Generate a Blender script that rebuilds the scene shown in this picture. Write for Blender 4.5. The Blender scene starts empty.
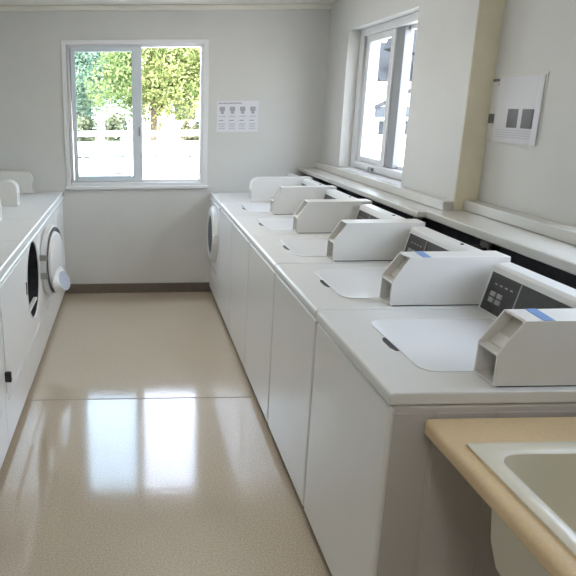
import bpy, bmesh, math, random
from mathutils import Vector, Matrix
random.seed(7)
S = bpy.context.scene
COL = S.collection
PI = math.pi

# ------------------------------------------------------------------ materials
def mat(name, col, rough=.5, metal=0., spec=.5, bump=0., bscale=60., var=0., vscale=8., coat=0.):
    m = bpy.data.materials.new(name); m.use_nodes = True
    nt = m.node_tree; b = nt.nodes['Principled BSDF']
    b.inputs['Base Color'].default_value = (*col, 1); b.inputs['Roughness'].default_value = rough
    b.inputs['Metallic'].default_value = metal; b.inputs['Specular IOR Level'].default_value = spec
    b.inputs['Coat Weight'].default_value = coat; b.inputs['Coat Roughness'].default_value = .08
    tc = nt.nodes.new('ShaderNodeTexCoord')
    if bump:
        n = nt.nodes.new('ShaderNodeTexNoise'); n.inputs['Scale'].default_value = bscale; n.inputs['Detail'].default_value = 3
        nt.links.new(tc.outputs['Object'], n.inputs['Vector'])
        bp = nt.nodes.new('ShaderNodeBump'); bp.inputs['Strength'].default_value = bump; bp.inputs['Distance'].default_value = .004
        nt.links.new(n.outputs['Fac'], bp.inputs['Height']); nt.links.new(bp.outputs['Normal'], b.inputs['Normal'])
    if var:
        n = nt.nodes.new('ShaderNodeTexNoise'); n.inputs['Scale'].default_value = vscale; n.inputs['Detail'].default_value = 5
        nt.links.new(tc.outputs['Object'], n.inputs['Vector'])
        r = nt.nodes.new('ShaderNodeValToRGB')
        r.color_ramp.elements[0].position = .3; r.color_ramp.elements[1].position = .7
        r.color_ramp.elements[0].color = (*[c * (1 - var) for c in col], 1)
        r.color_ramp.elements[1].color = (*[min(1, c * (1 + var)) for c in col], 1)
        nt.links.new(n.outputs['Fac'], r.inputs['Fac']); nt.links.new(r.outputs['Color'], b.inputs['Base Color'])
    return m

M = {}
M['wall'] = mat('wall paint', (.60, .60, .585), .55, bump=.25, bscale=90, var=.02, vscale=3)
M['return'] = mat('yellowish return', (.78, .72, .55), .6, bump=.25, bscale=90, var=.08, vscale=6)  # yellower than the wall colour
M['ceiling'] = mat('ceiling paint', (.74, .72, .66), .8, bump=.3, bscale=120)
M['stem'] = mat('stem wall in gap shade', (.07, .07, .075), .9, bump=.6, bscale=40, var=.3)  # dark colour stands for the shade in the gap behind the washers
M['base'] = mat('vinyl cove base', (.24, .20, .17), .5, var=.08, vscale=30)
M['ledge'] = mat('ledge gloss paint', (.56, .55, .51), .22, bump=.06, bscale=25, var=.02)
M['enamel'] = mat('white enamel', (.72, .725, .72), .28, bump=.02, bscale=200)
M['front'] = mat('white painted steel', (.80, .80, .79), .30, bump=.02, bscale=160)
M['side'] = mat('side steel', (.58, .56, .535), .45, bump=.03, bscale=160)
M['lid'] = mat('sky tinted lid enamel', (.75, .765, .79), .16)  # pale blue of the sky reflection put into the enamel colour
M['coin'] = mat('coin box paint', (.70, .69, .665), .38, bump=.05, bscale=300)
M['coin_in'] = mat('coin box inner paint', (.55, .535, .49), .45)
M['black'] = mat('black plastic', (.012, .012, .013), .4)
M['panel'] = mat('charcoal panel', (.035, .034, .034), .35, var=.3, vscale=60)
M['button'] = mat('grey button', (.34, .34, .34), .4)
M['toe'] = mat('toe gap shade and hose black', (.03, .028, .026), .7)  # near-black puts the toe gap shade into the colour; hoses reuse it
M['blue'] = mat('blue tape', (.15, .28, .56), .45)
M['steel'] = mat('dull steel', (.42, .41, .39), .35, metal=.9)
M['drum'] = mat('drum steel', (.045, .045, .05), .5, metal=.3, var=.3, vscale=25)
M['gasket'] = mat('gasket rubber', (.10, .10, .11), .6)
M['doorglass'] = mat('door lens', (.45, .50, .58), .12)
M['vinyl'] = mat('white vinyl', (.74, .75, .76), .35)
M['sashv'] = mat('bluish vinyl sash', (.62, .68, .74), .3)
M['alu'] = mat('aluminium and stile shade', (.30, .31, .33), .4, metal=.3)  # metal of latches and slats; on the meeting stile, its backlit shade
M['counter'] = mat('beige laminate', (.68, .52, .31), .42, var=.05, vscale=120)
M['sink'] = mat('cream sink', (.72, .69, .58), .22)
M['sinkout'] = mat('raw sink shell', (.70, .68, .58), .6)
M['paper'] = mat('paper', (.70, .70, .74), .6)
M['ink'] = mat('grey print', (.36, .36, .40), .7)
M['inklight'] = mat('pale print', (.50, .50, .56), .7)
M['dark'] = mat('dark print', (.05, .05, .055), .6)
M['photo'] = mat('dark photo print', (.035, .028, .036), .5, var=.6, vscale=60)
M['concrete'] = mat('bright concrete', (.62, .60, .57), .9, var=.06, vscale=.6)
M['white_out'] = mat('white exterior paint', (.80, .80, .79), .6)
M['bark'] = mat('bark', (.10, .075, .055), .9, bump=1, bscale=14, var=.3)
M['roof'] = mat('grey shingles', (.040, .044, .052), .95, spec=.05, var=.25, vscale=20)
M['siding'] = mat('blue grey siding', (.055, .065, .08), .95, spec=.05, var=.08)
M['winglass'] = mat('dark house glass', (.025, .03, .036), .6, spec=.1)
M['tan'] = mat('tan stucco', (.45, .38, .26), .8)

def floor_mat():
    m = bpy.data.materials.new('speckled floor'); m.use_nodes = True
    nt = m.node_tree; b = nt.nodes['Principled BSDF']; L = nt.links.new
    tc = nt.nodes.new('ShaderNodeTexCoord')
    n1 = nt.nodes.new('ShaderNodeTexNoise'); n1.inputs['Scale'].default_value = 150; n1.inputs['Detail'].default_value = 2
    r1 = nt.nodes.new('ShaderNodeValToRGB')
    e = r1.color_ramp.elements
    e[0].position = .36; e[0].color = (.52, .43, .32, 1); e[1].position = .64; e[1].color = (.66, .575, .455, 1)
    n2 = nt.nodes.new('ShaderNodeTexNoise'); n2.inputs['Scale'].default_value = 1.6; n2.inputs['Detail'].default_value = 4
    mx = nt.nodes.new('ShaderNodeMix'); mx.data_type = 'RGBA'; mx.blend_type = 'MULTIPLY'; mx.inputs[0].default_value = .35
    r2 = nt.nodes.new('ShaderNodeValToRGB'); r2.color_ramp.elements[0].color = (.75, .74, .73, 1)
    L(tc.outputs['Object'], n1.inputs['Vector']); L(tc.outputs['Object'], n2.inputs['Vector'])
    L(n1.outputs['Fac'], r1.inputs['Fac']); L(n2.outputs['Fac'], r2.inputs['Fac'])
    L(r1.outputs['Color'], mx.inputs[6]); L(r2.outputs['Color'], mx.inputs[7]); L(mx.outputs[2], b.inputs['Base Color'])
    b.inputs['Roughness'].default_value = .10; b.inputs['Specular IOR Level'].default_value = .9; b.inputs['Coat Weight'].default_value = 1.0; b.inputs['Coat Roughness'].default_value = .10
    n3 = nt.nodes.new('ShaderNodeTexNoise'); n3.inputs['Scale'].default_value = 22; n3.inputs['Detail'].default_value = 3
    L(tc.outputs['Object'], n3.inputs['Vector'])
    bp = nt.nodes.new('ShaderNodeBump'); bp.inputs['Strength'].default_value = .15; bp.inputs['Distance'].default_value = .004
    L(n3.outputs['Fac'], bp.inputs['Height']); L(bp.outputs['Normal'], b.inputs['Normal'])
    return m
M['floor'] = floor_mat()

def glass_mat(name, tint, refl=.06):
    m = bpy.data.materials.new(name); m.use_nodes = True
    nt = m.node_tree; nt.nodes.clear()
    o = nt.nodes.new('ShaderNodeOutputMaterial'); t = nt.nodes.new('ShaderNodeBsdfTransparent'); g = nt.nodes.new('ShaderNodeBsdfGlossy')
    g.inputs['Roughness'].default_value = .02; t.inputs['Color'].default_value = (*tint, 1)
    mx = nt.nodes.new('ShaderNodeMixShader'); fr = nt.nodes.new('ShaderNodeFresnel'); fr.inputs['IOR'].default_value = 1.45
    ge = nt.nodes.new('ShaderNodeNewGeometry'); mu = nt.nodes.new('ShaderNodeMath'); mu.operation = 'MULTIPLY_ADD'
    mu.inputs[1].default_value = -1; mu.inputs[2].default_value = 1; nt.links.new(ge.outputs['Backfacing'], mu.inputs[0])
    m2 = nt.nodes.new('ShaderNodeMath'); m2.operation = 'MULTIPLY'; nt.links.new(fr.outputs[0], m2.inputs[0]); nt.links.new(mu.outputs[0], m2.inputs[1])
    nt.links.new(m2.outputs[0], mx.inputs[0]); nt.links.new(t.outputs[0], mx.inputs[1]); nt.links.new(g.outputs[0], mx.inputs[2])
    nt.links.new(mx.outputs[0], o.inputs[0])
    return m
M['glass'] = glass_mat('clear pane', (.96, .98, .98))
M['glassblue'] = glass_mat('bluish pane', (.87, .93, .95))

def sleeve_mat():
    m = bpy.data.materials.new('clear plastic sleeve'); m.use_nodes = True
    nt = m.node_tree; nt.nodes.clear()
    o = nt.nodes.new('ShaderNodeOutputMaterial'); t = nt.nodes.new('ShaderNodeBsdfTransparent'); g = nt.nodes.new('ShaderNodeBsdfPrincipled')
    g.inputs['Base Color'].default_value = (.8, .82, .86, 1); g.inputs['Roughness'].default_value = .12
    mx = nt.nodes.new('ShaderNodeMixShader'); mx.inputs[0].default_value = .05
    nt.links.new(t.outputs[0], mx.inputs[1]); nt.links.new(g.outputs[0], mx.inputs[2]); nt.links.new(mx.outputs[0], o.inputs[0])
    return m
M['sleeve'] = sleeve_mat()

def emit(name, col, s):
    m = bpy.data.materials.new(name); m.use_nodes = True
    nt = m.node_tree; nt.nodes.clear()
    o = nt.nodes.new('ShaderNodeOutputMaterial'); e = nt.nodes.new('ShaderNodeEmission')
    e.inputs[0].default_value = (*col, 1); e.inputs[1].default_value = s; nt.links.new(e.outputs[0], o.inputs[0]); return m
M['lamp'] = emit('added ceiling fill', (1, .96, .90), 5.8)  # glow of the added, unseen ceiling lights

def leaf_mat(name, lo, hi):
    m = bpy.data.materials.new(name); m.use_nodes = True
    nt = m.node_tree; nt.nodes.clear(); L = nt.links.new
    o = nt.nodes.new('ShaderNodeOutputMaterial'); d = nt.nodes.new('ShaderNodeBsdfDiffuse'); tr = nt.nodes.new('ShaderNodeBsdfTranslucent')
    mx = nt.nodes.new('ShaderNodeMixShader'); mx.inputs[0].default_value = .35
    tc = nt.nodes.new('ShaderNodeTexCoord'); n = nt.nodes.new('ShaderNodeTexNoise'); n.inputs['Scale'].default_value = 3.5; n.inputs['Detail'].default_value = 4
    r = nt.nodes.new('ShaderNodeValToRGB'); e = r.color_ramp.elements
    e[0].position = .35; e[0].color = (*lo, 1); e[1].position = .68; e[1].color = (*hi, 1)
    L(tc.outputs['Object'], n.inputs['Vector']); L(n.outputs['Fac'], r.inputs['Fac'])
    for q in (d, tr): L(r.outputs['Color'], q.inputs['Color'])
    L(d.outputs[0], mx.inputs[1]); L(tr.outputs[0], mx.inputs[2]); L(mx.outputs[0], o.inputs[0]); return m
M['leaf'] = leaf_mat('yellow green leaves', (.06, .10, .03), (.40, .44, .19))
M['leaf2'] = leaf_mat('blue green leaves', (.09, .15, .11), (.36, .44, .32))
M['leaf3'] = leaf_mat('shrub leaves', (.08, .10, .06), (.28, .26, .16))

# ------------------------------------------------------------------ mesh helpers
class MB:
    def __init__(s): s.v = []; s.f = []; s.m = []
    def add(s, vs, fs, mi=0):
        k = len(s.v); s.v += [tuple(v) for v in vs]; s.f += [[i + k for i in f] for f in fs]; s.m += [mi] * len(fs); return s
    def box(s, x0, x1, y0, y1, z0, z1, mi=0):
        x0, x1 = sorted((x0, x1)); y0, y1 = sorted((y0, y1)); z0, z1 = sorted((z0, z1))
        vs = [(x, y, z) for z in (z0, z1) for y in (y0, y1) for x in (x0, x1)]
        return s.add(vs, [[0, 2, 3, 1], [4, 5, 7, 6], [0, 1, 5, 4], [2, 6, 7, 3], [0, 4, 6, 2], [1, 3, 7, 5]], mi)
    def prism(s, prof, a, b, axis='y', mi=0):
        n = len(prof)
        def P(u, w, t): return {'y': (u, t, w), 'x': (t, u, w), 'z': (u, w, t)}[axis]
        vs = [P(u, w, a) for u, w in prof] + [P(u, w, b) for u, w in prof]
        fs = [list(range(n)), list(range(2 * n - 1, n - 1, -1))] + [[i, i + n, (i + 1) % n + n, (i + 1) % n] for i in range(n)]
        return s.add(vs, fs, mi)
    def cyl(s, p0, p1, r0, r1=None, n=24, caps=True, mi=0):
        r1 = r0 if r1 is None else r1
        p0 = Vector(p0); p1 = Vector(p1); d = (p1 - p0).normalized()
        u = d.orthogonal().normalized(); w = d.cross(u)
        vs = []
        for p, r in ((p0, r0), (p1, r1)):
            vs += [p + (u * math.cos(2 * PI * i / n) + w * math.sin(2 * PI * i / n)) * r for i in range(n)]
        fs = [[i, (i + 1) % n, n + (i + 1) % n, n + i] for i in range(n)]
        if caps: fs += [list(range(n - 1, -1, -1)), list(range(n, 2 * n))]
        return s.add(vs, fs, mi)
    def lathe(s, prof, c, n=40, axis='x', mi=0, sy=1., sz=1.):
        """prof: (distance along axis, radius)"""
        vs = []; fs = []
        for a, r in prof:
            for i in range(n):
                t = 2 * PI * i / n; vs.append((c[0] + a, c[1] + r * math.cos(t) * sy, c[2] + r * math.sin(t) * sz))
        for j in range(len(prof) - 1):
            for i in range(n): fs.append([j * n + i, j * n + (i + 1) % n, (j + 1) * n + (i + 1) % n, (j + 1) * n + i])
        return s.add(vs, fs, mi)
    def build(s, name, mats, parent=None, bevel=0., seg=2, loc=None, smooth=True):
        me = bpy.data.meshes.new(name); me.from_pydata(s.v, [], s.f)
        for m in (mats if isinstance(mats, (list, tuple)) else [mats]): me.materials.append(m)
        for p, i in zip(me.polygons, s.m): p.material_index = i
        bm = bmesh.new(); bm.from_mesh(me); bmesh.ops.remove_doubles(bm, verts=bm.verts, dist=1e-6)
        bmesh.ops.recalc_face_normals(bm, faces=bm.faces); bm.to_mesh(me); bm.free()
        o = bpy.data.objects.new(name, me); COL.objects.link(o)
        if parent: o.parent = parent
        if loc: o.location = loc
        if smooth:
            for p in me.polygons: p.use_smooth = True
            if bevel:
                b = o.modifiers.new('edge', 'BEVEL'); b.width = bevel; b.segments = seg; b.limit_method = 'ANGLE'; b.angle_limit = math.radians(35); b.harden_normals = True
            else:
                me.set_sharp_from_angle(angle=math.radians(38))
        return o

def tag(o, label=None, cat=None, group=None, kind=None):
    if label: o['label'] = label
    if cat: o['category'] = cat
    if group: o['group'] = group
    if kind: o['kind'] = kind
    return o
def empty(name, loc, label, cat, group=None, rz=0):
    o = bpy.data.objects.new(name, None); COL.objects.link(o); o.location = loc; o.rotation_euler = (0, 0, rz)
    o.empty_display_size = .1
    return tag(o, label, cat, group)
def copy_tree(o, parent=None):
    c = o.copy(); COL.objects.link(c)
    if parent: c.parent = parent
    for ch in list(o.children): copy_tree(ch, c)
    return c
def struct(o, label=None): 
    o['kind'] = 'structure'
    if label: o['label'] = label
    return o

# ------------------------------------------------------------------ room shell
XL, XWF, XWN = -1.95, .905, 1.02      # left wall, right wall far and near segments
XO = 1.14                              # outer face of right wall
YN, ZC = -7.0, 2.325
b = MB().box(XL - .15, XO, YN - .15, .15, -.12, 0)
struct(b.build('floor', M['floor'], bevel=0), 'speckled beige polished floor of the laundry room')
# floor seam strip
struct(MB().box(-1.24, -.003, -2.105, -2.097, 0.0, .0012).build('trim_5', mat('floor seam', (.33, .27, .2), .4)), 'thin seam line across the beige floor')
struct(MB().box(XL - .15, XO, YN - .15, .15, ZC, ZC + .15).build('ceiling', M['ceiling']), 'off-white flat ceiling')
# back wall with window opening x -1.20..-.05, z .935..2.06
wx0, wx1, wz0, wz1 = -1.20, -.05, .935, 2.062
b = MB(); b.box(XL - .15, wx0, 0, .15, 0, ZC); b.box(wx1, XO, 0, .15, 0, ZC); b.box(wx0, wx1, 0, .15, 0, wz0); b.box(wx0, wx1, 0, .15, wz1, ZC)
struct(b.build('wall_back', M['wall'], bevel=0), 'off-white end wall holding the sliding window')
struct(MB().box(XL - .15, XL, YN, 0, 0, ZC).build('wall_left', M['wall']), 'left wall behind the dryers')
struct(MB().box(XL - .15, XO, YN - .15, YN, 0, ZC).build('wall_front', M['wall']), 'wall behind the viewer')
# right wall: far segment (window y -.49..-1.66), near segment (window y -3.05..-4.25)
F0, F1, Fz0, Fz1 = -.49, -1.655, 1.118, 2.082
N0, N1, Nz0, Nz1 = -3.05, -4.30, 1.118, 2.06
b = MB(); Y = -2.29
zb = 1.035
b.box(XWF, XO, 0, F0, zb, ZC); b.box(XWF, XO, F1, Y + .0005, zb, ZC); b.box(XWF, XO, F0, F1, zb, Fz0); b.box(XWF, XO, F0, F1, Fz1, ZC)
b.box(XWN, XO, Y, N0, zb, ZC); b.box(XWN, XO, N1, YN, zb, ZC); b.box(XWN, XO, N0, N1, zb, Nz0); b.box(XWN, XO, N0, N1, Nz1, ZC)
struct(b.build('wall_right', M['wall'], bevel=0), 'off-white right wall with recessed window')
struct(MB().box(XWF + .001, XWN + .002, Y - .004, Y, 1.072, ZC).build('trim_6', M['return']), 'yellowish narrow return where the right wall steps back')
struct(MB().box(XWF, XO, YN, 0, 0, 1.035).build('wall_right_lower', M['stem']), 'stem wall behind the washers, gap shade in its dark colour')
# ledges and curbs
struct(MB().box(.728, XWF, -2.30, 0, 1.038, 1.07).build('trim_1', M['ledge'], bevel=.006), 'glossy off-white ledge under the recessed window')
struct(MB().box(.770, XWN, -6.9, -2.302, 1.038, 1.076).build('trim_2', M['ledge'], bevel=.006), 'off-white ledge along the near right wall')
struct(MB().box(.855, XWF, -2.289, -.001, 1.070, 1.118).build('trim_3', M['ledge'], bevel=.005), 'low raised curb under the recessed window')
struct(MB().box(.948, XWN, -6.9, -2.296, 1.076, 1.124).build('trim_4', M['ledge'], bevel=.005), 'low raised curb along the near right wall')
struct(MB().box(XL, -.0, -.012, 0, 0, .085).box(0, .9, -.012, 0, 0, .085).build('baseboard_back', M['base'], bevel=.003), 'taupe vinyl baseboard of the end wall')
struct(MB().box(XL, XO - .01, -.028, 0, 2.285, ZC).build('trim_7', M['ceiling'], bevel=.008), 'narrow cove trim at the top of the end wall')

# ---- window_1 : back sliding window
w = bpy.data.objects.new('window_1', None); COL.objects.link(w); w.location = ((wx0 + wx1) / 2, 0, wz0); w['kind'] = 'structure'; w['label'] = 'white sliding window of the end wall, right half open'
ox, oz = w.location.x, w.location.z
def fr(x0, x1, z0, z1, t, y0, y1, tb=None):
    tb = tb or t; q = MB()
    q.box(x0, x0 + t, y0, y1, z0, z1); q.box(x1 - t, x1, y0, y1, z0, z1); q.box(x0 + t, x1 - t, y0, y1, z0, z0 + tb); q.box(x0 + t, x1 - t, y0, y1, z1 - tb, z1); return q
a, c = wx0 - ox, wx1 - ox; H = wz1 - wz0
fr(a - .012, c + .012, -.012, H + .012, .040, -.012, .10, .034).build('frame', M['vinyl'], w, bevel=.004)
fr(a + .028, c - .028, .022, H - .022, .022, .02, .09, .02).build('inner_track', M['vinyl'], w, bevel=.002)
MB().box(a + .058, a + .092, .012, .040, .035, H - .035).box(a + .545, a + .625, .012, .040, .035, H - .035).box(a + .092, a + .545, .012, .040, .035, .075).box(a + .092, a + .545, .012, .040, H - .075, H - .035).build('sliding_sash', M['sashv'], w, bevel=.004)
MB().box(a + .085, a + .56, .024, .028, .065, H - .065).build('sash_pane', M['glassblue'], w)
fr(a + .055, a + .60, .035, H - .035, .030, .05, .075, .03).build('fixed_sash', M['sashv'], w, bevel=.004)
MB().box(a + .085, a + .57, .061, .065, .06, H - .06).build('fixed_pane', M['glass'], w)
MB().box(a + .594, a + .606, .004, .014, .40, .47).build('latch', M['alu'], w, bevel=.002)
MB().box(a - .02, c + .02, -.03, 0, -.028, -.004).build('window_sill', M['vinyl'], w, bevel=.004)

# ---- window_2 : right recessed window
w = bpy.data.objects.new('window_2', None); COL.objects.link(w); w.location = (1.03, (F0 + F1) / 2, Fz0); w['kind'] = 'structure'; w['label'] = 'recessed white sliding window of the right wall'
def fry(y0, y1, z0, z1, t, x0, x1, tb=None):
    tb = tb or t; q = MB(); y0, y1 = sorted((y0, y1))
    q.box(x0, x1, y0, y0 + t, z0, z1); q.box(x0, x1, y1 - t, y1, z0, z1); q.box(x0, x1, y0 + t, y1 - t, z0, z0 + tb); q.box(x0, x1, y0 + t, y1 - t, z1 - tb, z1); return q
h = (F0 - F1) / 2; H = Fz1 - Fz0
fry(-h, h, 0, H, .085, -.04, .06, .050).build('frame', M['vinyl'], w, bevel=.004)
fry(-.02, h - .085, .045, H - .050, .065, -.020, .012, .045).build('sliding_sash', M['vinyl'], w, bevel=.003)
MB().box(-.003, .001, .02, h - .14, .07, H - .07).build('sash_pane', M['glass'], w)
fry(-h + .085, -.02, .045, H - .050, .040, .02, .045, .025).build('fixed_sash', M['vinyl'], w, bevel=.003)
MB().box(-.012, .046, -.145, -.022, .05, H - .05).build('meeting_stile', M['alu'], w, bevel=.004)  # grey colour carries the backlit shade of the stile
MB().box(.031, .035, -h + .11, -.05, .07, H - .07).build('fixed_pane', M['glass'], w)
MB().box(-.06, -.042, .09, .16, .012, .036).build('latch', M['alu'], w, bevel=.003)

# ---- window_3 : near right window (outside the frame, its light falls on ledge and lids)
w = bpy.data.objects.new('window_3', None); COL.objects.link(w); w.location = (1.08, (N0 + N1) / 2, Nz0); w['kind'] = 'structure'; w['label'] = 'second right window beside the viewer'
h = (N0 - N1) / 2; H = Nz1 - Nz0
fry(-h, h, 0, H, .06, -.03, .05, .045).build('frame', M['vinyl'], w, bevel=.004)
MB().box(.0, .004, -h + .05, h - .05, .04, H - .04).build('pane', M['glass'], w)
MB().box(-.01, .02, -.03, .03, .04, H - .04).build('mullion', M['vinyl'], w, bevel=.003)

# ---- ceiling lights added out of view to brighten the room
cl = empty('added_ceiling_light', (-.35, -1.7, ZC), 'added long white fill light on the ceiling above the aisle, out of view', 'added fill light', 'added fill lights')
MB().box(-.13, .13, -.62, .62, -.035, 0).build('housing', M['vinyl'], cl, bevel=.006)
MB().box(-.11, .11, -.60, .60, -.075, -.036).build('diffuser', M['lamp'], cl, bevel=.01)

cl2 = copy_tree(cl); cl2.location = (-.45, -5.6, ZC); cl2['label'] = 'second added white fill light on the ceiling, out of view above the sink end of the aisle'  # added as well, lights the camera end of the room
# ------------------------------------------------------------------ machines
HB, HD = .832, .869          # body top, deck top
W = .69
def rrect(x0, x1, y0, y1, r, corners, n=6):
    """rounded rectangle outline, ccw; corners: set of (ix,iy) that are rounded"""
    pts = []
    for (cx, cy, ix, iy, a0) in ((x1, y1, 1, 1, 0), (x0, y1, 0, 1, 90), (x0, y0, 0, 0, 180), (x1, y0, 1, 0, 270)):
        if (ix, iy) in corners:
            ccx = cx + (-r if ix else r); ccy = cy + (-r if iy else r)
            for i in range(n + 1):
                t = math.radians(a0 + 90 * i / n); pts.append((ccx + r * math.cos(t), ccy + r * math.sin(t)))
        else: pts.append((cx, cy))
    return pts

def make_washer():
    r = empty('washing_machine', (0, 0, 0), '', 'washing machine', 'top-loading washers in the right row')
    h = W / 2 - .0035
    q = MB(); q.box(.012, .69, -h, h, .035, HB)
    q.build('cabinet', M['side'], r, bevel=.008)
    # ribs of the side panel
    for s in (-1, 1):
        sp = MB()
        sp.box(.012, .112, s * h, s * (h + .0022), .05, HB - .02); sp.box(.124, .268, s * h, s * (h + .0022), .05, HB - .02); sp.box(.28, .67, s * h, s * (h + .0022), .05, HB - .02)
        sp.build('side_panel', M['side'], r, bevel=.0015)
    MB().box(0, .028, -h + .003, h - .003, .045, HB - .006).build('front_panel', M['front'], r, bevel=.010, seg=3)
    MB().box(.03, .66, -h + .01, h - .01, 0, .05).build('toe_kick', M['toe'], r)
    q = MB().prism([(-.004, HB + .002), (-.004, HD - .012), (.0, HD - .004), (.008, HD), (.69, HD), (.69, HB + .002)], -h - .001, h + .001)
    q.build('top_deck', M['enamel'], r, bevel=.005, seg=3)
    # lid (near edge meets the coin box, far edge runs to the console end)
    y0, y1 = -h + .125, h - .12
    out = rrect(.135, .560, y0, y1, .05, {(0, 0), (0, 1)})
    lid = MB().prism(out, HD - .002, HD + .003, axis='z').build('lid', M['lid'], r, bevel=.003)
    cy = (y0 + y1) / 2
    MB().prism([(.117, cy - .035), (.125, cy - .06), (.137, cy - .06), (.137, cy + .05), (.125, cy + .05), (.117, cy + .025)], HD - .001, HD + .0012, axis='z').build('handle_recess', M['black'], lid)
    # console
    con = MB().prism([(.572, HD), (.608, 1.030), (.618, 1.038), (.670, 1.040), (.670, HD)], -h + .112, h - .008).build('console', M['enamel'], r, bevel=.004)
    ux, uz = .034, .151; L = math.hypot(ux, uz); nx, nz = -uz / L, ux / L
    def sl(t, o): return (.572 + ux * t + nx * o, HD + uz * t + nz * o)
    def slab(t0, t1, ya, yb, o, name, m, par):
        pa, pb = sl(t0, -.001), sl(t1, -.001); pc, pd = sl(t1, o), sl(t0, o)
        return MB().prism([pa, pb, pc, pd], ya, yb).build(name, m, par)
    cp = slab(.08, .94, -h + .12, h - .024, .002, 'control_panel', M['panel'], con)
    slab(.12, .93, h - .20, h - .194, .003, 'divider', M['button'], con)
    for j in range(2):
        for i in range(2):
            slab(.30 + .14 * j, .40 + .14 * j, h - .085 - .04 * i, h - .057 - .04 * i, .006, 'button', M['button'], con)
    for i in range(4): slab(.70, .73, h - .075 - .03 * i, h - .060 - .03 * i, .003, 'indicator', M['button'], con)
    MB().cyl((.645, -.06, 1.0395), (.645, -.06, 1.0425), .007, n=16).build('lock', M['black'], con)
    # coin box: profile in x,z, near plate, far plate, recessed front
    ya, yb = -h + .022, -h + .122
    HB0 = HD; HD_ = HD + .004; prof = [(.272, HD_), (.272, .962), (.330, 1.050), (.690, 1.050), (.690, HD_)]
    cb = MB(); cb.prism(prof, ya, ya + .007); cb.prism(prof, yb - .007, yb)
    cb.prism([(.335, HD + .004), (.335, .960), (.300, .960), (.300, .966), (.352, 1.020), (.366, 1.044), (.330, 1.044), (.334, 1.050), (.690, 1.050), (.690, HD + .004)], ya + .004, yb - .004)
    cb.box(.272, .34, ya + .004, yb - .004, .954, .962)
    cb.box(.272, .34, ya + .004, yb - .004, HD + .004, HD + .008)
    cbo = cb.build('coin_box', M['coin'], r, bevel=.0015)
    MB().box(.285, .68, ya + .004, yb - .004, HD - .001, HD + .005).build('base_gap_shade', M['black'], cbo)  # black strip stands in for the shadow line under the coin box
    MB().box(.331, .334, ya + .012, yb - .012, HD + .01, .952).build('money_drawer', M['coin_in'], cbo, bevel=.001)
    MB().box(.329, .333, ya + .012, yb - .012, .918, .9205).build('drawer_seam', M['black'], cbo)
    MB().cyl((.333, (ya + yb) / 2 - .02, .895), (.318, (ya + yb) / 2 - .02, .895), .009, n=14).build('lock', M['steel'], cbo)
    MB().prism([(.335, .968), (.352, 1.014), (.344, 1.016), (.327, .970)], ya + .028, ya + .038).build('coin_slide', M['black'], cbo)
    MB().prism([(.309, .968), (.357, 1.036), (.356, 1.037), (.308, .969)], ya + .008, yb - .008).build('slide_plate', M['coin_in'], cbo)
    return r, cbo, (ya, yb)
washer, coinbox, (ya, yb) = make_washer()
bounds = [(-3.885, -3.195), (-3.195, -2.505), (-2.505, -1.83), (-1.83, -1.18), (-1.18, -.585)]
wl = ['white top-loading washer nearest the sink, blue tape on its coin box',
      'second white top-loading washer from the sink, blue tape on its coin box',
      'third white top-loading washer from the sink, in the middle of the right row',
      'fourth white top-loading washer from the sink, opposite the recessed window',
      'white top-loading washer next to the front-loader in the far right corner']
roots = [washer] + [copy_tree(washer) for _ in range(4)]
for r, (y0, y1), l in zip(roots, bounds, wl):
    r.location = (0, (y0 + y1) / 2, 0); r.scale = (1, (y1 - y0) / W, 1); r['label'] = l
for r in roots[:2]:
    cbx = [c for c in r.children if c.name.startswith('coin_box')][0]
    t = MB().prism([(.375, ya + .002), (.405, ya + .002), (.415, yb - .002), (.385, yb - .002)], 1.0495, 1.0512, axis='z').build('tape_strip', M['blue'], cbx)
    t['label'] = 'strip of blue tape'

def front_with_hole(x0, x1, yh, z0, z1, cy, cz, rad, n=48):
    """plate in the yz plane with a round hole"""
    q = MB(); per = []
    for i in range(n):
        t = 2 * PI * i / n; dy, dz = math.cos(t), math.sin(t)
        ks = []
        if abs(dy) > 1e-9: ks.append(((yh if dy > 0 else -yh) - cy) / dy)
        if abs(dz) > 1e-9: ks.append(((z1 if dz > 0 else z0) - cz) / dz)
        k = min(ks); per.append((cy + dy * k, cz + dz * k))
    # snap the nearest samples to the corners
    for c in ((yh, z1), (yh, z0), (-yh, z0), (-yh, z1)):
        j = min(range(n), key=lambda i: (per[i][0] - c[0]) ** 2 + (per[i][1] - c[1]) ** 2); per[j] = c
    hole = [(cy + rad * math.cos(2 * PI * i / n), cz + rad * math.sin(2 * PI * i / n)) for i in range(n)]
    vs = [(x0, y, z) for y, z in per] + [(x0, y, z) for y, z in hole] + [(x1, y, z) for y, z in per] + [(x1, y, z) for y, z in hole]
    fs = []
    for i in range(n):
        k = (i + 1) % n
        fs += [[i, k, n + k, n + i], [2 * n + i, 3 * n + i, 3 * n + k, 2 * n + k], [i, 2 * n + i, 2 * n + k, k], [n + i, n + k, 3 * n + k, 3 * n + i]]
    return q.add(vs, fs)

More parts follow.
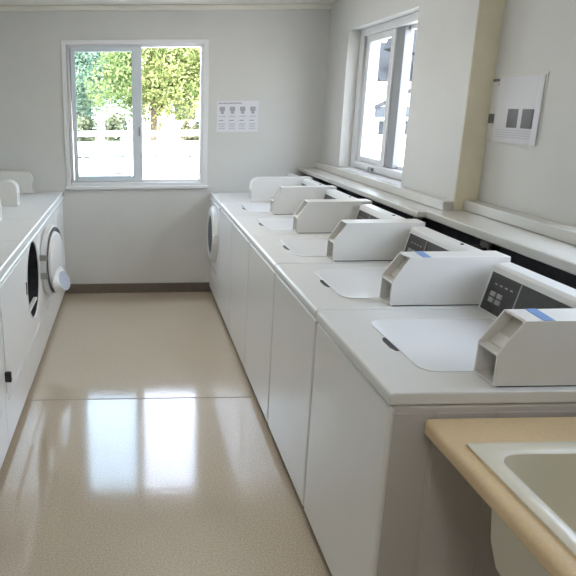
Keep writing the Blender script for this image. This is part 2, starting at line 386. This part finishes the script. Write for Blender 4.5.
CZ, RO = .60, .222            # door centre height, opening radius
def door_meshes(par, opened, hd, hgt):
    """front loader door. closed: domed on the front. opened: swung flat against the neighbour, inside out"""
    if not opened:
        d = MB().lathe([(.0, .232), (-.03, .232), (-.05, .222), (-.066, .195), (-.060, .165), (-.052, .150)], (0, 0, CZ), n=44).build('door', M['enamel'], par)
        MB().lathe([(-.05, .15), (-.058, .12), (-.066, .06), (-.068, 0)], (0, 0, CZ), n=36).build('door_window', M['gasket'], d)
        MB().box(-.075, -.02, -.24, -.205, CZ - .04, CZ + .04).build('door_handle', M['enamel'], d, bevel=.008)
        return d
def make_frontloader(opened, hgt, w=.67, name='tumble_dryer'):
    r = empty(name, (0, 0, 0), '', 'dryer', None)
    h = w / 2 - .002
    cab = MB()
    if opened:
        cab.box(.006, .70, -h, -h + .02, .03, hgt - .055).box(.006, .70, h - .02, h, .03, hgt - .055).box(.68, .70, -h + .02, h - .02, .03, hgt - .055).box(.006, .68, -h + .02, h - .02, .03, .05).build('cabinet', M['side'], r)
    else: cab.box(.028, .70, -h, h, .03, hgt - .055).build('cabinet', M['side'], r, bevel=.006)
    front_with_hole(.0, .005 if opened else .026, h, .05, hgt - .056, .055 if opened else 0, CZ, RO if opened else .15).build('front_panel', M['front'], r, bevel=.004)
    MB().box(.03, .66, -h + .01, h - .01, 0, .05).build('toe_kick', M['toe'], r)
    MB().prism([(-.012, hgt - .055), (-.012, hgt - .047), (-.006, hgt - .044), (-.006, hgt - .006), (.0, hgt), (.70, hgt), (.70, hgt - .055)], -h - .001, h + .001).build('top_deck', M['enamel'], r, bevel=.002, seg=2)
    MB().box(-.003, .0, -h + .10, h - .06, .262, .268).box(-.003, 0, -h + .10, h - .06, .284, .288).build('panel_trim', M['enamel'], r, bevel=.001)
    if opened:
        MB().lathe([(.004, RO), (.02, RO + .001), (.03, RO + .004), (.45, RO + .004), (.45, 0)], (0, .055, CZ), n=44).build('drum', M['drum'], r)
        MB().lathe([(.0, RO + .014), (-.004, RO + .010), (-.004, RO + .003), (.0, RO)], (0, .055, CZ), n=44).build('opening_rim', M['enamel'], r)
        MB().box(-.004, .004, .292, .308, CZ - .02, CZ + .05).build('door_strike', M['black'], r, bevel=.002)
        # lint sill inside the mouth
        MB().box(.006, .03, -.09, .20, CZ - .165, CZ - .150).build('lint_ledge', M['enamel'], r, bevel=.003)
    else:
        d = MB().lathe([(.0, .228), (-.018, .228), (-.034, .218), (-.044, .195), (-.042, .165), (-.036, .150)], (0, 0, CZ - .03), n=44).build('door', M['enamel'], r)
        MB().lathe([(-.035, .15), (-.041, .12), (-.047, .06), (-.048, 0)], (0, 0, CZ - .03), n=36).build('door_window', M['gasket'], d)
        MB().box(-.040, -.01, -.235, -.212, CZ - .07, CZ + .01).build('door_handle', M['enamel'], d, bevel=.006)
    # console and rounded coin box at the back of the deck
    con = MB().prism([(.60, hgt), (.622, hgt + .145), (.64, hgt + .155), (.675, hgt + .155), (.675, hgt)], -h + .10, h - .008).build('console', M['enamel'], r, bevel=.005)
    MB().prism([(.6045, hgt + .03), (.619, hgt + .125), (.616, hgt + .126), (.601, hgt + .03)], -h + .15, h - .06).build('control_panel', M['panel'], con)
    R = .065; x0, zt = .235, hgt + .178
    prof = [(x0, hgt), (x0, zt - R - .03)] + [(x0 + R - R * math.cos(t), zt - R + R * math.sin(t)) for t in [math.radians(10 + 80 * i / 6) for i in range(7)]] + [(.69, zt), (.69, hgt)]
    cb = MB().prism(prof, -h + .010, -h + .115).build('coin_box', M['coin'], r, bevel=.005)
    MB().box(x0 - .003, x0 + .002, -h + .03, -h + .095, hgt + .02, hgt + .09).build('money_drawer', M['coin_in'], cb, bevel=.001)
    return r

# right far corner machine
fa = make_frontloader(False, HD, .585)
tag(fa, 'white front-loader in the far right corner, with domed round door', 'front-loading machine')
fa.name = 'front_loading_washer'
fa.location = (0, -.2935, 0)
# left row (rotated half a turn: fronts face the aisle)
HL = .89; XF = -1.2475; LW = .673
dry = make_frontloader(False, HL, LW)
dop = make_frontloader(True, HL, LW)
lefts = [dry, copy_tree(dry), dop, copy_tree(dry), copy_tree(dry)]
ll = ['white front-loading dryer in the far left corner, below the end window',
      'white dryer second from the far left corner, half covered by the open door',
      'white front-loading dryer with its round door open and dark drum showing',
      'white front-loading dryer just nearer than the one with the open drum',
      'white front-loading dryer cut off at the left edge, nearest of its row']
for i, (d, l) in enumerate(zip(lefts, ll)):
    d.location = (XF, -.002 - LW / 2 - LW * i, 0); d.rotation_euler = (0, 0, PI)
    tag(d, l, 'dryer', 'front-loading dryers in the left row')
# nearer two dryers and the second one keep flat doors out of the way of the open door
for d in (lefts[0], lefts[1]):
    for c in [c for c in d.children if c.name.startswith('door')]:
        for g in list(c.children): bpy.data.objects.remove(g)
        bpy.data.objects.remove(c)
    MB().lathe([(.004, .16), (-.004, .16), (-.006, .15), (-.006, 0)], (0, 0, CZ), n=40).build('door', M['enamel'], d)
for d in lefts[3:]:
    for c in [c for c in d.children if c.name.startswith('door')]:
        for g in list(c.children): bpy.data.objects.remove(g)
        bpy.data.objects.remove(c)
    dr = MB().box(-.006, .0, -LW / 2 + .03, LW / 2 - .03, .31, HL - .075).build('door', M['front'], d, bevel=.003)
    if d is lefts[4]: MB().box(-.045, -.015, -.30, -.28, CZ - .20, CZ - .15).build('door_handle', M['black'], dr, bevel=.006)
# opened door of the third dryer, hinged at its far side and resting against the second dryer
# local frame of the dryer is turned half a turn: local -y is far; local -x is towards the aisle
hinge = (-.012, -.235, CZ)
th = math.radians(172)
dd = MB()
R = .232
dd.lathe([(.0, R - .02), (.006, R), (.034, R), (.040, R - .008), (.040, 0)], (0, 0, 0), n=48)
door = dd.build('door', M['enamel'], dop)
MB().lathe([(-.001, R - .012), (-.008, R - .014), (-.008, R - .030), (-.001, R - .032)], (0, 0, 0), n=48).build('door_gasket', M['gasket'], door)
MB().lathe([(0, .19), (-.018, .182), (-.022, .172), (-.022, 0)], (0, 0, 0), n=44, sz=1.0).build('inner_panel', M['enamel'], door)
# sloped deflector at the lower part of the inner side
dfl = MB()
n = 22; top = []; rim = []
for i in range(n):
    t = 2 * PI * i / n
    rim.append((-.018, .150 * math.cos(t), -.132 + .085 * math.sin(t)))
    top.append((-.062 + .028 * math.sin(t) , .118 * math.cos(t), -.142 + .058 * math.sin(t)))
dfl.add(rim + top, [[i, (i + 1) % n, n + (i + 1) % n, n + i] for i in range(n)])
dfl.add(top, [list(range(n))], 1)
dfl.build('deflector', [M['enamel'], M['doorglass']], door, bevel=.004)
door.location = (-.063, -.235 - R - .012, CZ - .01)
door.rotation_euler = (0, 0, math.radians(-7))
for s in (-.06, .06): MB().box(-.045, .0, -.25, -.228, CZ + s - .018, CZ + s + .018).build('hinge', M['steel'], dop, bevel=.002)

# supply hoses in the gap behind the washers
for r in roots[:3]:
    hz = MB()
    for (y_, dy) in ((.10, .03), (.16, -.02)):
        pts = [(.70, y_, .55), (.735, y_ + dy, .80), (.75, y_ + dy, .93), (.80, y_ + dy * 2, .975), (.900, y_ + dy * 2, .975)]
        for a_, b_ in zip(pts, pts[1:]): hz.cyl(a_, b_, .011, n=10)
    ho = hz.build('supply_hose', M['toe'], r)
    vz = MB()
    for (y_, dy) in ((.10, .03), (.16, -.02)): vz.cyl((.855, y_ + dy * 2, .962), (.855, y_ + dy * 2, 1.005), .014, n=12)
    vz.build('valve', M['steel'], ho)
# ------------------------------------------------------------------ sink and counter
X0, X1, Y0, Y1, ZT = .078, .90, -3.905, -4.98, .807
SX0, SX1, SY0, SY1 = .119, .66, -4.036, -4.75          # outer rim of the sink
ct = empty('sink_counter', (X0 + .3, (Y0 + Y1) / 2, 0), 'beige laminate counter holding the cream sink, beside the nearest washer', 'counter')
ox, oy = ct.location.x, ct.location.y
q = MB()
hx0, hx1, hy0, hy1 = SX0 + .022, SX1 - .022, SY0 - .022, SY1 + .022
for (a, b_, c, d) in ((X0, hx0, Y1, Y0), (hx1, X1, Y1, Y0), (hx0, hx1, hy0, Y0), (hx0, hx1, Y1, hy1)):
    q.box(a - ox, b_ - ox, c - oy, d - oy, ZT - .042, ZT)
ctop = q.build('countertop', M['counter'], ct, bevel=.0)
bm = bmesh.new(); bm.from_mesh(ctop.data)
bmesh.ops.delete(bm, geom=[f for f in bm.faces if False], context='FACES')
ed = [e for e in bm.edges if all(abs(v.co.x - (X0 - ox)) < 1e-5 for v in e.verts) and abs(e.verts[0].co.y - e.verts[1].co.y) > .2]
cor = [e for e in bm.edges if all(abs(v.co.x - (X0 - ox)) < 1e-5 and abs(v.co.y - (Y0 - oy)) < 1e-5 for v in e.verts)]
bmesh.ops.bevel(bm, geom=ed + cor, offset=.016, segments=4, affect='EDGES', profile=.5)
bm.to_mesh(ctop.data); bm.free()
for p in ctop.data.polygons: p.use_smooth = True
ctop.data.set_sharp_from_angle(angle=math.radians(30))
for (lx, ly) in ((X1 - .06, Y0 - .06), (X1 - .06, Y1 + .06), (X1 - .30, Y1 + .05), (X1 - .30, Y0 - .05)):
    MB().box(lx - .018 - ox, lx + .018 - ox, ly - .018 - oy, ly + .018 - oy, 0, ZT - .042).build('leg', M['side'], ct, bevel=.003)

sk = empty('utility_sink', ((SX0 + SX1) / 2, (SY0 + SY1) / 2, ZT), 'cream drop-in utility sink set into the beige counter', 'sink')
ox, oy = sk.location.x, sk.location.y
def ring(x0, x1, y0, y1, r, z, n=8):
    return [(px - ox, py - oy, z - ZT) for px, py in rrect(x0, x1, y0, y1, r, {(0, 0), (0, 1), (1, 0), (1, 1)}, n)]
def loft(rings, cap0=False, cap1=False, mi=0, mb=None):
    mb = mb or MB(); n = len(rings[0]); vs = [p for r_ in rings for p in r_]; fs = []
    for j in range(len(rings) - 1):
        for i in range(n): fs.append([j * n + i, j * n + (i + 1) % n, (j + 1) * n + (i + 1) % n, (j + 1) * n + i])
    if cap0: fs.append(list(range(n)))
    if cap1: fs.append([(len(rings) - 1) * n + i for i in range(n)])
    return mb.add(vs, fs, mi)
a0, a1, b0, b1 = SX0, SX1, SY1, SY0
rw = .042
rim = loft([ring(a0, a1, b0, b1, .006, ZT + .0005), ring(a0, a1, b0, b1, .006, ZT + .006), ring(a0 + .004, a1 - .004, b0 + .004, b1 - .004, .006, ZT + .008),
            ring(a0 + rw - .006, a1 - rw + .006, b0 + .07, b1 - .044, .05, ZT + .007), ring(a0 + rw, a1 - rw, b0 + .076, b1 - .050, .048, ZT + .004)])
rim.build('rim', M['sink'], sk)
g = [(0, .004), (.004, -.02), (.012, -.12), (.022, -.23), (.045, -.262), (.10, -.272)]
basin = loft([ring(a0 + rw + d, a1 - rw - d, b0 + .076 + d, b1 - .050 - d, .048 + d * .3, ZT + z) for d, z in g], cap1=True)
basin.build('basin', M['sink'], sk)
g = [(-.010, -.002), (-.008, -.10), (-.001, -.20), (.012, -.262), (.045, -.285), (.10, -.290)]
shell = loft([ring(a0 + rw + d, a1 - rw - d, b0 + .076 + d, b1 - .050 - d, .05, ZT + z) for d, z in g], cap1=True)
so = shell.build('outer_shell', M['sinkout'], sk)
MB().cyl((0, 0, -.271), (0, 0, -.267), .035, n=24).build('drain', M['steel'], sk)
MB().cyl((0, 0, -.288), (0, 0, -.50), .02, n=16).build('drain_pipe', M['vinyl'], sk)

# ------------------------------------------------------------------ notices
nt_ = empty('instruction_sign', (.20, -.001, 1.36), 'pale instruction sheet with rows of small icons on the end wall beside the window', 'poster')
MB().box(-.168, .172, -.004, 0, 0, .245).build('sheet', M['paper'], nt_)
q = MB()
x = -.155
while x < .03:
    l = random.uniform(.012, .03); q.box(x, min(x + l, .035), -.0052, -.004, .222, .233); x += l + .004
for r_, z in ((0, .155), (1, .055)):
    for k in range(4):
        cx = -.125 + .083 * k
        if r_ == 0:
            q.box(cx - .022, cx + .022, -.0052, -.004, z + .012, z + .045, 0)
            q.box(cx - .012, cx + .014, -.0054, -.004, z - .010, z + .012, 0)
            q.box(cx - .028, cx + .028, -.0052, -.004, z - .034, z - .026, 1)
        else:
            q.box(cx - .024, cx + .012, -.0052, -.004, z + .034, z + .042, 0)
            q.box(cx - .026, cx + .026, -.0052, -.004, z + .005, z + .015, 1)
            q.box(cx - .026, cx + .020, -.0052, -.004, z - .012, z - .004, 1)
            q.box(cx - .026, cx + .024, -.0052, -.004, z - .030, z - .022, 1)
q.build('print', [M['ink'], M['inklight']], nt_)

nr = empty('wall_notice', (XWN, -2.46, 1.405), 'white notice with two dark photos behind a plastic sleeve on the right wall', 'notice')
# local: -x into the room, y towards the far end is +
MB().box(-.003, 0, -.235, .166, .005, .290).build('sheet', mat('notice sheet', (.66, .65, .62), .6), nr)
q = MB(); q.box(-.0045, -.003, .108, .164, .264, .276, 0); q.box(-.0045, -.003, .118, .164, .080, .122, 0)
q.box(-.0045, -.003, -.03, .12, .248, .258, 1)
q.build('print', [M['dark'], M['ink']], nr)
# curled sleeve
sl_ = MB(); n = 10; vs = []
for j in range(2):
    for i in range(n + 1):
        u = i / n; y = .108 - .345 * u - (.02 * j) * (1 - u) 
        z = (.285 if j else 0.0) - (.02 * u if not j else -.004 * u)
        bend = -.012 - .016 * (2 * abs(u - .5)) ** 2 - (.010 if j else 0)
        vs.append((bend, y + (.02 if not j else 0), z))
sl_.add(vs, [[i, i + 1, n + 2 + i, n + 1 + i] for i in range(n)])
so_ = sl_.build('plastic_sleeve', M['sleeve'], nr)
md = so_.modifiers.new('thick', 'SOLIDIFY'); md.thickness = .0015
ins = MB(); ins.box(-.0075, -.006, -.225, .102, .0, .280); ins.build('insert_page', M['paper'], nr)
ph = MB(); ph.box(-.0088, -.0075, -.075, .003, .065, .145); ph.box(-.0088, -.0075, -.185, -.105, .065, .145); ph.build('photo', M['photo'], nr)
q = MB()
for k in range(4): q.box(-.0085, -.0075, -.18, .08, .022 + .010 * k, .025 + .010 * k)
q.build('caption', M['inklight'], nr)

# ------------------------------------------------------------------ outside
GZ = -.12
struct(MB().box(-40, 60, .16, 70, GZ - .2, GZ).box(1.15, 60, -30, .16, GZ - .2, GZ).build('ground', M['concrete']), 'sunlit bright concrete outside')
def crown(N, cx, cy, cz, rx, ry, rz, size, clumps=26, seed=1):
    rnd = random.Random(seed); q = MB(); cl = []
    for _ in range(clumps):
        while True:
            v = Vector((rnd.uniform(-1, 1), rnd.uniform(-1, 1), rnd.uniform(-1, 1)))
            if .25 < v.length < 1: break
        cl.append((Vector((cx + v.x * rx * .8, cy + v.y * ry * .8, cz + v.z * rz * .8)), rnd.uniform(.32, .5)))
    for i in range(N):
        c, s = cl[rnd.randrange(clumps)]
        while True:
            v = Vector((rnd.uniform(-1, 1), rnd.uniform(-1, 1), rnd.uniform(-1, 1)))
            if .1 < v.length < 1: break
        v = v.normalized() * (v.length ** .4)
        p = c + Vector((v.x * rx * s, v.y * ry * s, v.z * rz * s))
        d = (v + Vector((rnd.uniform(-.8, .8), rnd.uniform(-.8, .8), rnd.uniform(-.3, .9)))).normalized()
        u = d.orthogonal().normalized(); w_ = d.cross(u); a = rnd.uniform(0, 6.28)
        u, w_ = u * math.cos(a) + w_ * math.sin(a), w_ * math.cos(a) - u * math.sin(a)
        l = size * rnd.uniform(.6, 1.3)
        q.add([p - u * l, p + w_ * l * .45 + d * l * .12, p + u * l, p - w_ * l * .45 + d * l * .12], [[0, 1, 2, 3]])
    return q
def tree(loc, label, r3, base, N, leaf, size, seed, trunk=.11):
    t = empty('tree', loc, label, 'tree', 'street trees behind the fence')
    q = MB(); q.cyl((0, 0, -.02), (.05, 0, base + r3[2] * .5), trunk, trunk * .75, n=14)
    rnd = random.Random(seed)
    for k in range(7):
        a = k * 2 * PI / 7; q.cyl((.03, 0, base + .1 + .12 * k), (.03 + math.cos(a) * r3[0] * .6, math.sin(a) * r3[1] * .6, base + r3[2] * (.9 + .1 * k)), trunk * .4, trunk * .15, n=8)
    q.build('trunk', M['bark'], t)
    crown(N, 0, 0, base + r3[2] * .92, *r3, size, clumps=44, seed=seed).build('crown', leaf, t, smooth=False)
    return t
tree((-.08, 13.6, GZ), 'leafy yellow-green tree with dark trunk seen through the open window half', (1.75, 1.6, 1.6), 1.25, 28000, M['leaf'], .055, 3)
tree((-2.75, 18.2, GZ), 'blue-green tree seen through the left window pane', (1.95, 1.7, 1.9), 1.05, 26000, M['leaf2'], .062, 5, .09)
tree((3.6, 15.5, GZ), 'tree at the right beyond the open window half', (1.5, 1.4, 1.5), 1.35, 9000, M['leaf'], .07, 8)
tree((-6.6, 19, GZ), 'tree at the far left beyond the left window pane', (1.7, 1.5, 1.6), 1.25, 7000, M['leaf2'], .08, 9)
for k, (x, y, s) in enumerate(((-1.93, 11.35, .40), (-1.05, 11.3, .36), (.82, 11.4, .30))):
    lab = ['brownish shrub behind the white fence, left of the left pane', 'brownish shrub behind the white fence, near the window mullion', 'olive shrub behind the white fence, right of the tree trunk'][k]
    t = empty('shrub', (x, y, GZ), lab, 'shrub', 'shrubs behind the fence')
    crown(1500, 0, 0, .92, s, s, .55, .06, clumps=14, seed=30 + k).build('foliage', M['leaf3'], t, smooth=False)
    q = MB()
    for j in range(5): q.cyl((.03 * j - .06, 0, -.02), (.1 * j - .2, .03 * j, .8), .018, .008, n=8)
    q.build('stem', M['bark'], t)
# white rail fence
fe = empty('rail_fence', (0, 10.6, GZ), 'white rail fence along the street outside the end window', 'fence')
for z0, z1 in ((.97, 1.10), (.50, .85), (.10, .45)): MB().box(-9, 3.8, -.025, .025, z0, z1).build('rail', M['white_out'], fe)
for k in range(7): MB().box(-9 + 2 * k - .07 + .35, -9 + 2 * k + .07 + .35, -.06, .06, 0, 1.14).build('post', M['white_out'], fe)
# low house across the street
hs = empty('house', (0, 27, GZ), 'pale house far across the street behind the trees', 'house')
MB().box(-12, 12, 0, 6, 0, 2.7).build('wall', M['white_out'], hs)
MB().prism([(-.5, 2.7), (3, 4.1), (6.5, 2.7)], -12.4, 12.4, axis='x').build('roof', M['roof'], hs)
for x in (-7, -3.2, 1.9, 5.5):
    f = MB().box(x - .6, x + .6, -.04, .05, .9, 2.0).build('window', M['white_out'], hs)
    MB().box(x - .52, x + .52, -.06, -.03, .98, 1.92).build('pane', M['winglass'], f)
MB().box(.3, 1.2, -.05, .04, 0, 2.05).build('door', M['tan'], hs)

# neighbour building seen through the recessed window
K = 1.627
def bx(x9): return -.65 + (x9 + .65) * K
def bz(z9): return 1.579 + (z9 - 1.579) * K
nb = empty('neighbour_house', (bx(5), 18, GZ), 'white and blue-grey neighbour house seen through the recessed right window', 'house')
ox, oz = nb.location.x, GZ
def nbx(name, m, x0, x1, y0, y1, z0, z1, par=None): return MB().box(bx(x0) - ox, bx(x1) - ox, y0, y1, bz(z0) - oz, bz(z1) - oz).build(name, m, par or nb)
nbw = MB().box(bx(4.66) - ox, 9, 0, 7, 0, bz(2.1) - oz).build('wall', M['white_out'], nb)
# upper roof: sloping shingles facing the viewer, running up from the eave
MB().prism([(-.45, bz(2.03) - oz), (-.45, bz(2.06) - oz), (3.4, bz(3.0) - oz), (7.4, bz(2.06) - oz), (7.4, bz(2.03) - oz)], bx(4.60) - ox, 9.4, axis='x').build('roof', M['roof'], nb)
MB().prism([(bx(4.70) - ox, bz(2.68) - oz), (bx(5.02) - ox, bz(2.56) - oz), (bx(7.5) - ox, bz(2.56) - oz), (bx(7.5) - ox, bz(3.3) - oz), (bx(4.95) - ox, bz(3.3) - oz)], -1.2, 0).build('upper_eave', M['roof'], nb)
lv = nbx('louvre_vent', M['white_out'], 4.72, 4.98, -.03, 0, 1.74, 1.98)
MB().box(*[v for v in (bx(4.74) - ox, bx(4.96) - ox)], -.05, -.02, bz(1.76) - oz, bz(1.78) - oz).box(bx(4.74) - ox, bx(4.96) - ox, -.05, -.02, bz(1.83) - oz, bz(1.85) - oz).box(bx(4.74) - ox, bx(4.96) - ox, -.05, -.02, bz(1.90) - oz, bz(1.92) - oz).build('slat', M['alu'], lv)
# porch with a raked roof edge
def z_at(x9): return 1.50 + (x9 - 4.55) * .45
pr_ = MB()
for (xa, xb_) in ((4.50, 5.75),):
    pr_.prism([(bx(xa) - ox, bz(z_at(xa)) - oz), (bx(xb_) - ox, bz(z_at(xb_)) - oz), (bx(xb_) - ox, bz(z_at(xb_) - .055) - oz), (bx(xa) - ox, bz(z_at(xa) - .055) - oz)], -.34, 0)
pr_.build('porch_roof', M['roof'], nb)
nbx('porch_band', M['siding'], 4.60, 7.5, -.30, -.22, 1.28, 1.50)
nbx('porch_fascia', M['white_out'], 4.58, 7.5, -.34, -.2, 1.215, 1.28)
pw = nbx('porch_wall', M['white_out'], 4.66, 7.4, -.2, 0, .83, 1.5)
for xa, xb_ in ((4.70, 4.815), (4.835, 4.95), (5.28, 5.44), (5.62, 5.85)):
    f = nbx('window', M['white_out'], xa - .01, xb_ + .01, -.24, -.2, .90, 1.215)
    MB().box(bx(xa) - ox, bx(xb_) - ox, -.26, -.23, bz(.915) - oz, bz(1.20) - oz).build('pane', M['winglass'], f)

# ------------------------------------------------------------------ light
wd = bpy.data.worlds.new('sky'); S.world = wd; wd.use_nodes = True
nt = wd.node_tree; bg = nt.nodes['Background']
sky = nt.nodes.new('ShaderNodeTexSky'); sky.sky_type = 'NISHITA'; sky.sun_disc = False
sky.sun_elevation = math.radians(48); sky.sun_rotation = math.radians(200); sky.air_density = 1.0; sky.dust_density = 2.5; sky.ozone_density = 1.0
hs_ = nt.nodes.new('ShaderNodeHueSaturation'); hs_.inputs['Saturation'].default_value = .5
nt.links.new(sky.outputs[0], hs_.inputs['Color']); nt.links.new(hs_.outputs[0], bg.inputs[0]); bg.inputs[1].default_value = 1.0
sl = bpy.data.lights.new('sun', 'SUN'); sl.energy = 3.5; sl.angle = math.radians(1.5); sl.color = (1, .96, .88)
so = bpy.data.objects.new('sun', sl); COL.objects.link(so)
so.rotation_euler = Vector((.35, 1, -1.25)).to_track_quat('-Z', 'Y').to_euler()

# ------------------------------------------------------------------ camera
cam = bpy.data.cameras.new('camera'); co = bpy.data.objects.new('camera', cam); COL.objects.link(co)
r = Vector((.99982467, -.01692524, -.00800972)); u = Vector((.01237737, .27640134, .96096259)); f = Vector((.01405063, .96089325, -.27656237))
m = Matrix((( r.x, u.x, -f.x, -.6503), (r.y, u.y, -f.y, -5.3527), (r.z, u.z, -f.z, 1.5793), (0, 0, 0, 1)))
co.matrix_world = m
cam.sensor_width = 36; cam.lens = 635.82 / 576 * 36; cam.shift_x = .25; cam.clip_start = .02; cam.clip_end = 300
S.camera = co
S.view_settings.view_transform = 'Standard'; S.view_settings.look = 'None'; S.view_settings.gamma = 1; S.view_settings.exposure = 1.0
S.cycles.max_bounces = 10; S.cycles.diffuse_bounces = 6; S.cycles.transparent_max_bounces = 12
S.cycles.caustics_reflective = False; S.cycles.caustics_refractive = False
S.cycles.sample_clamp_indirect = 8
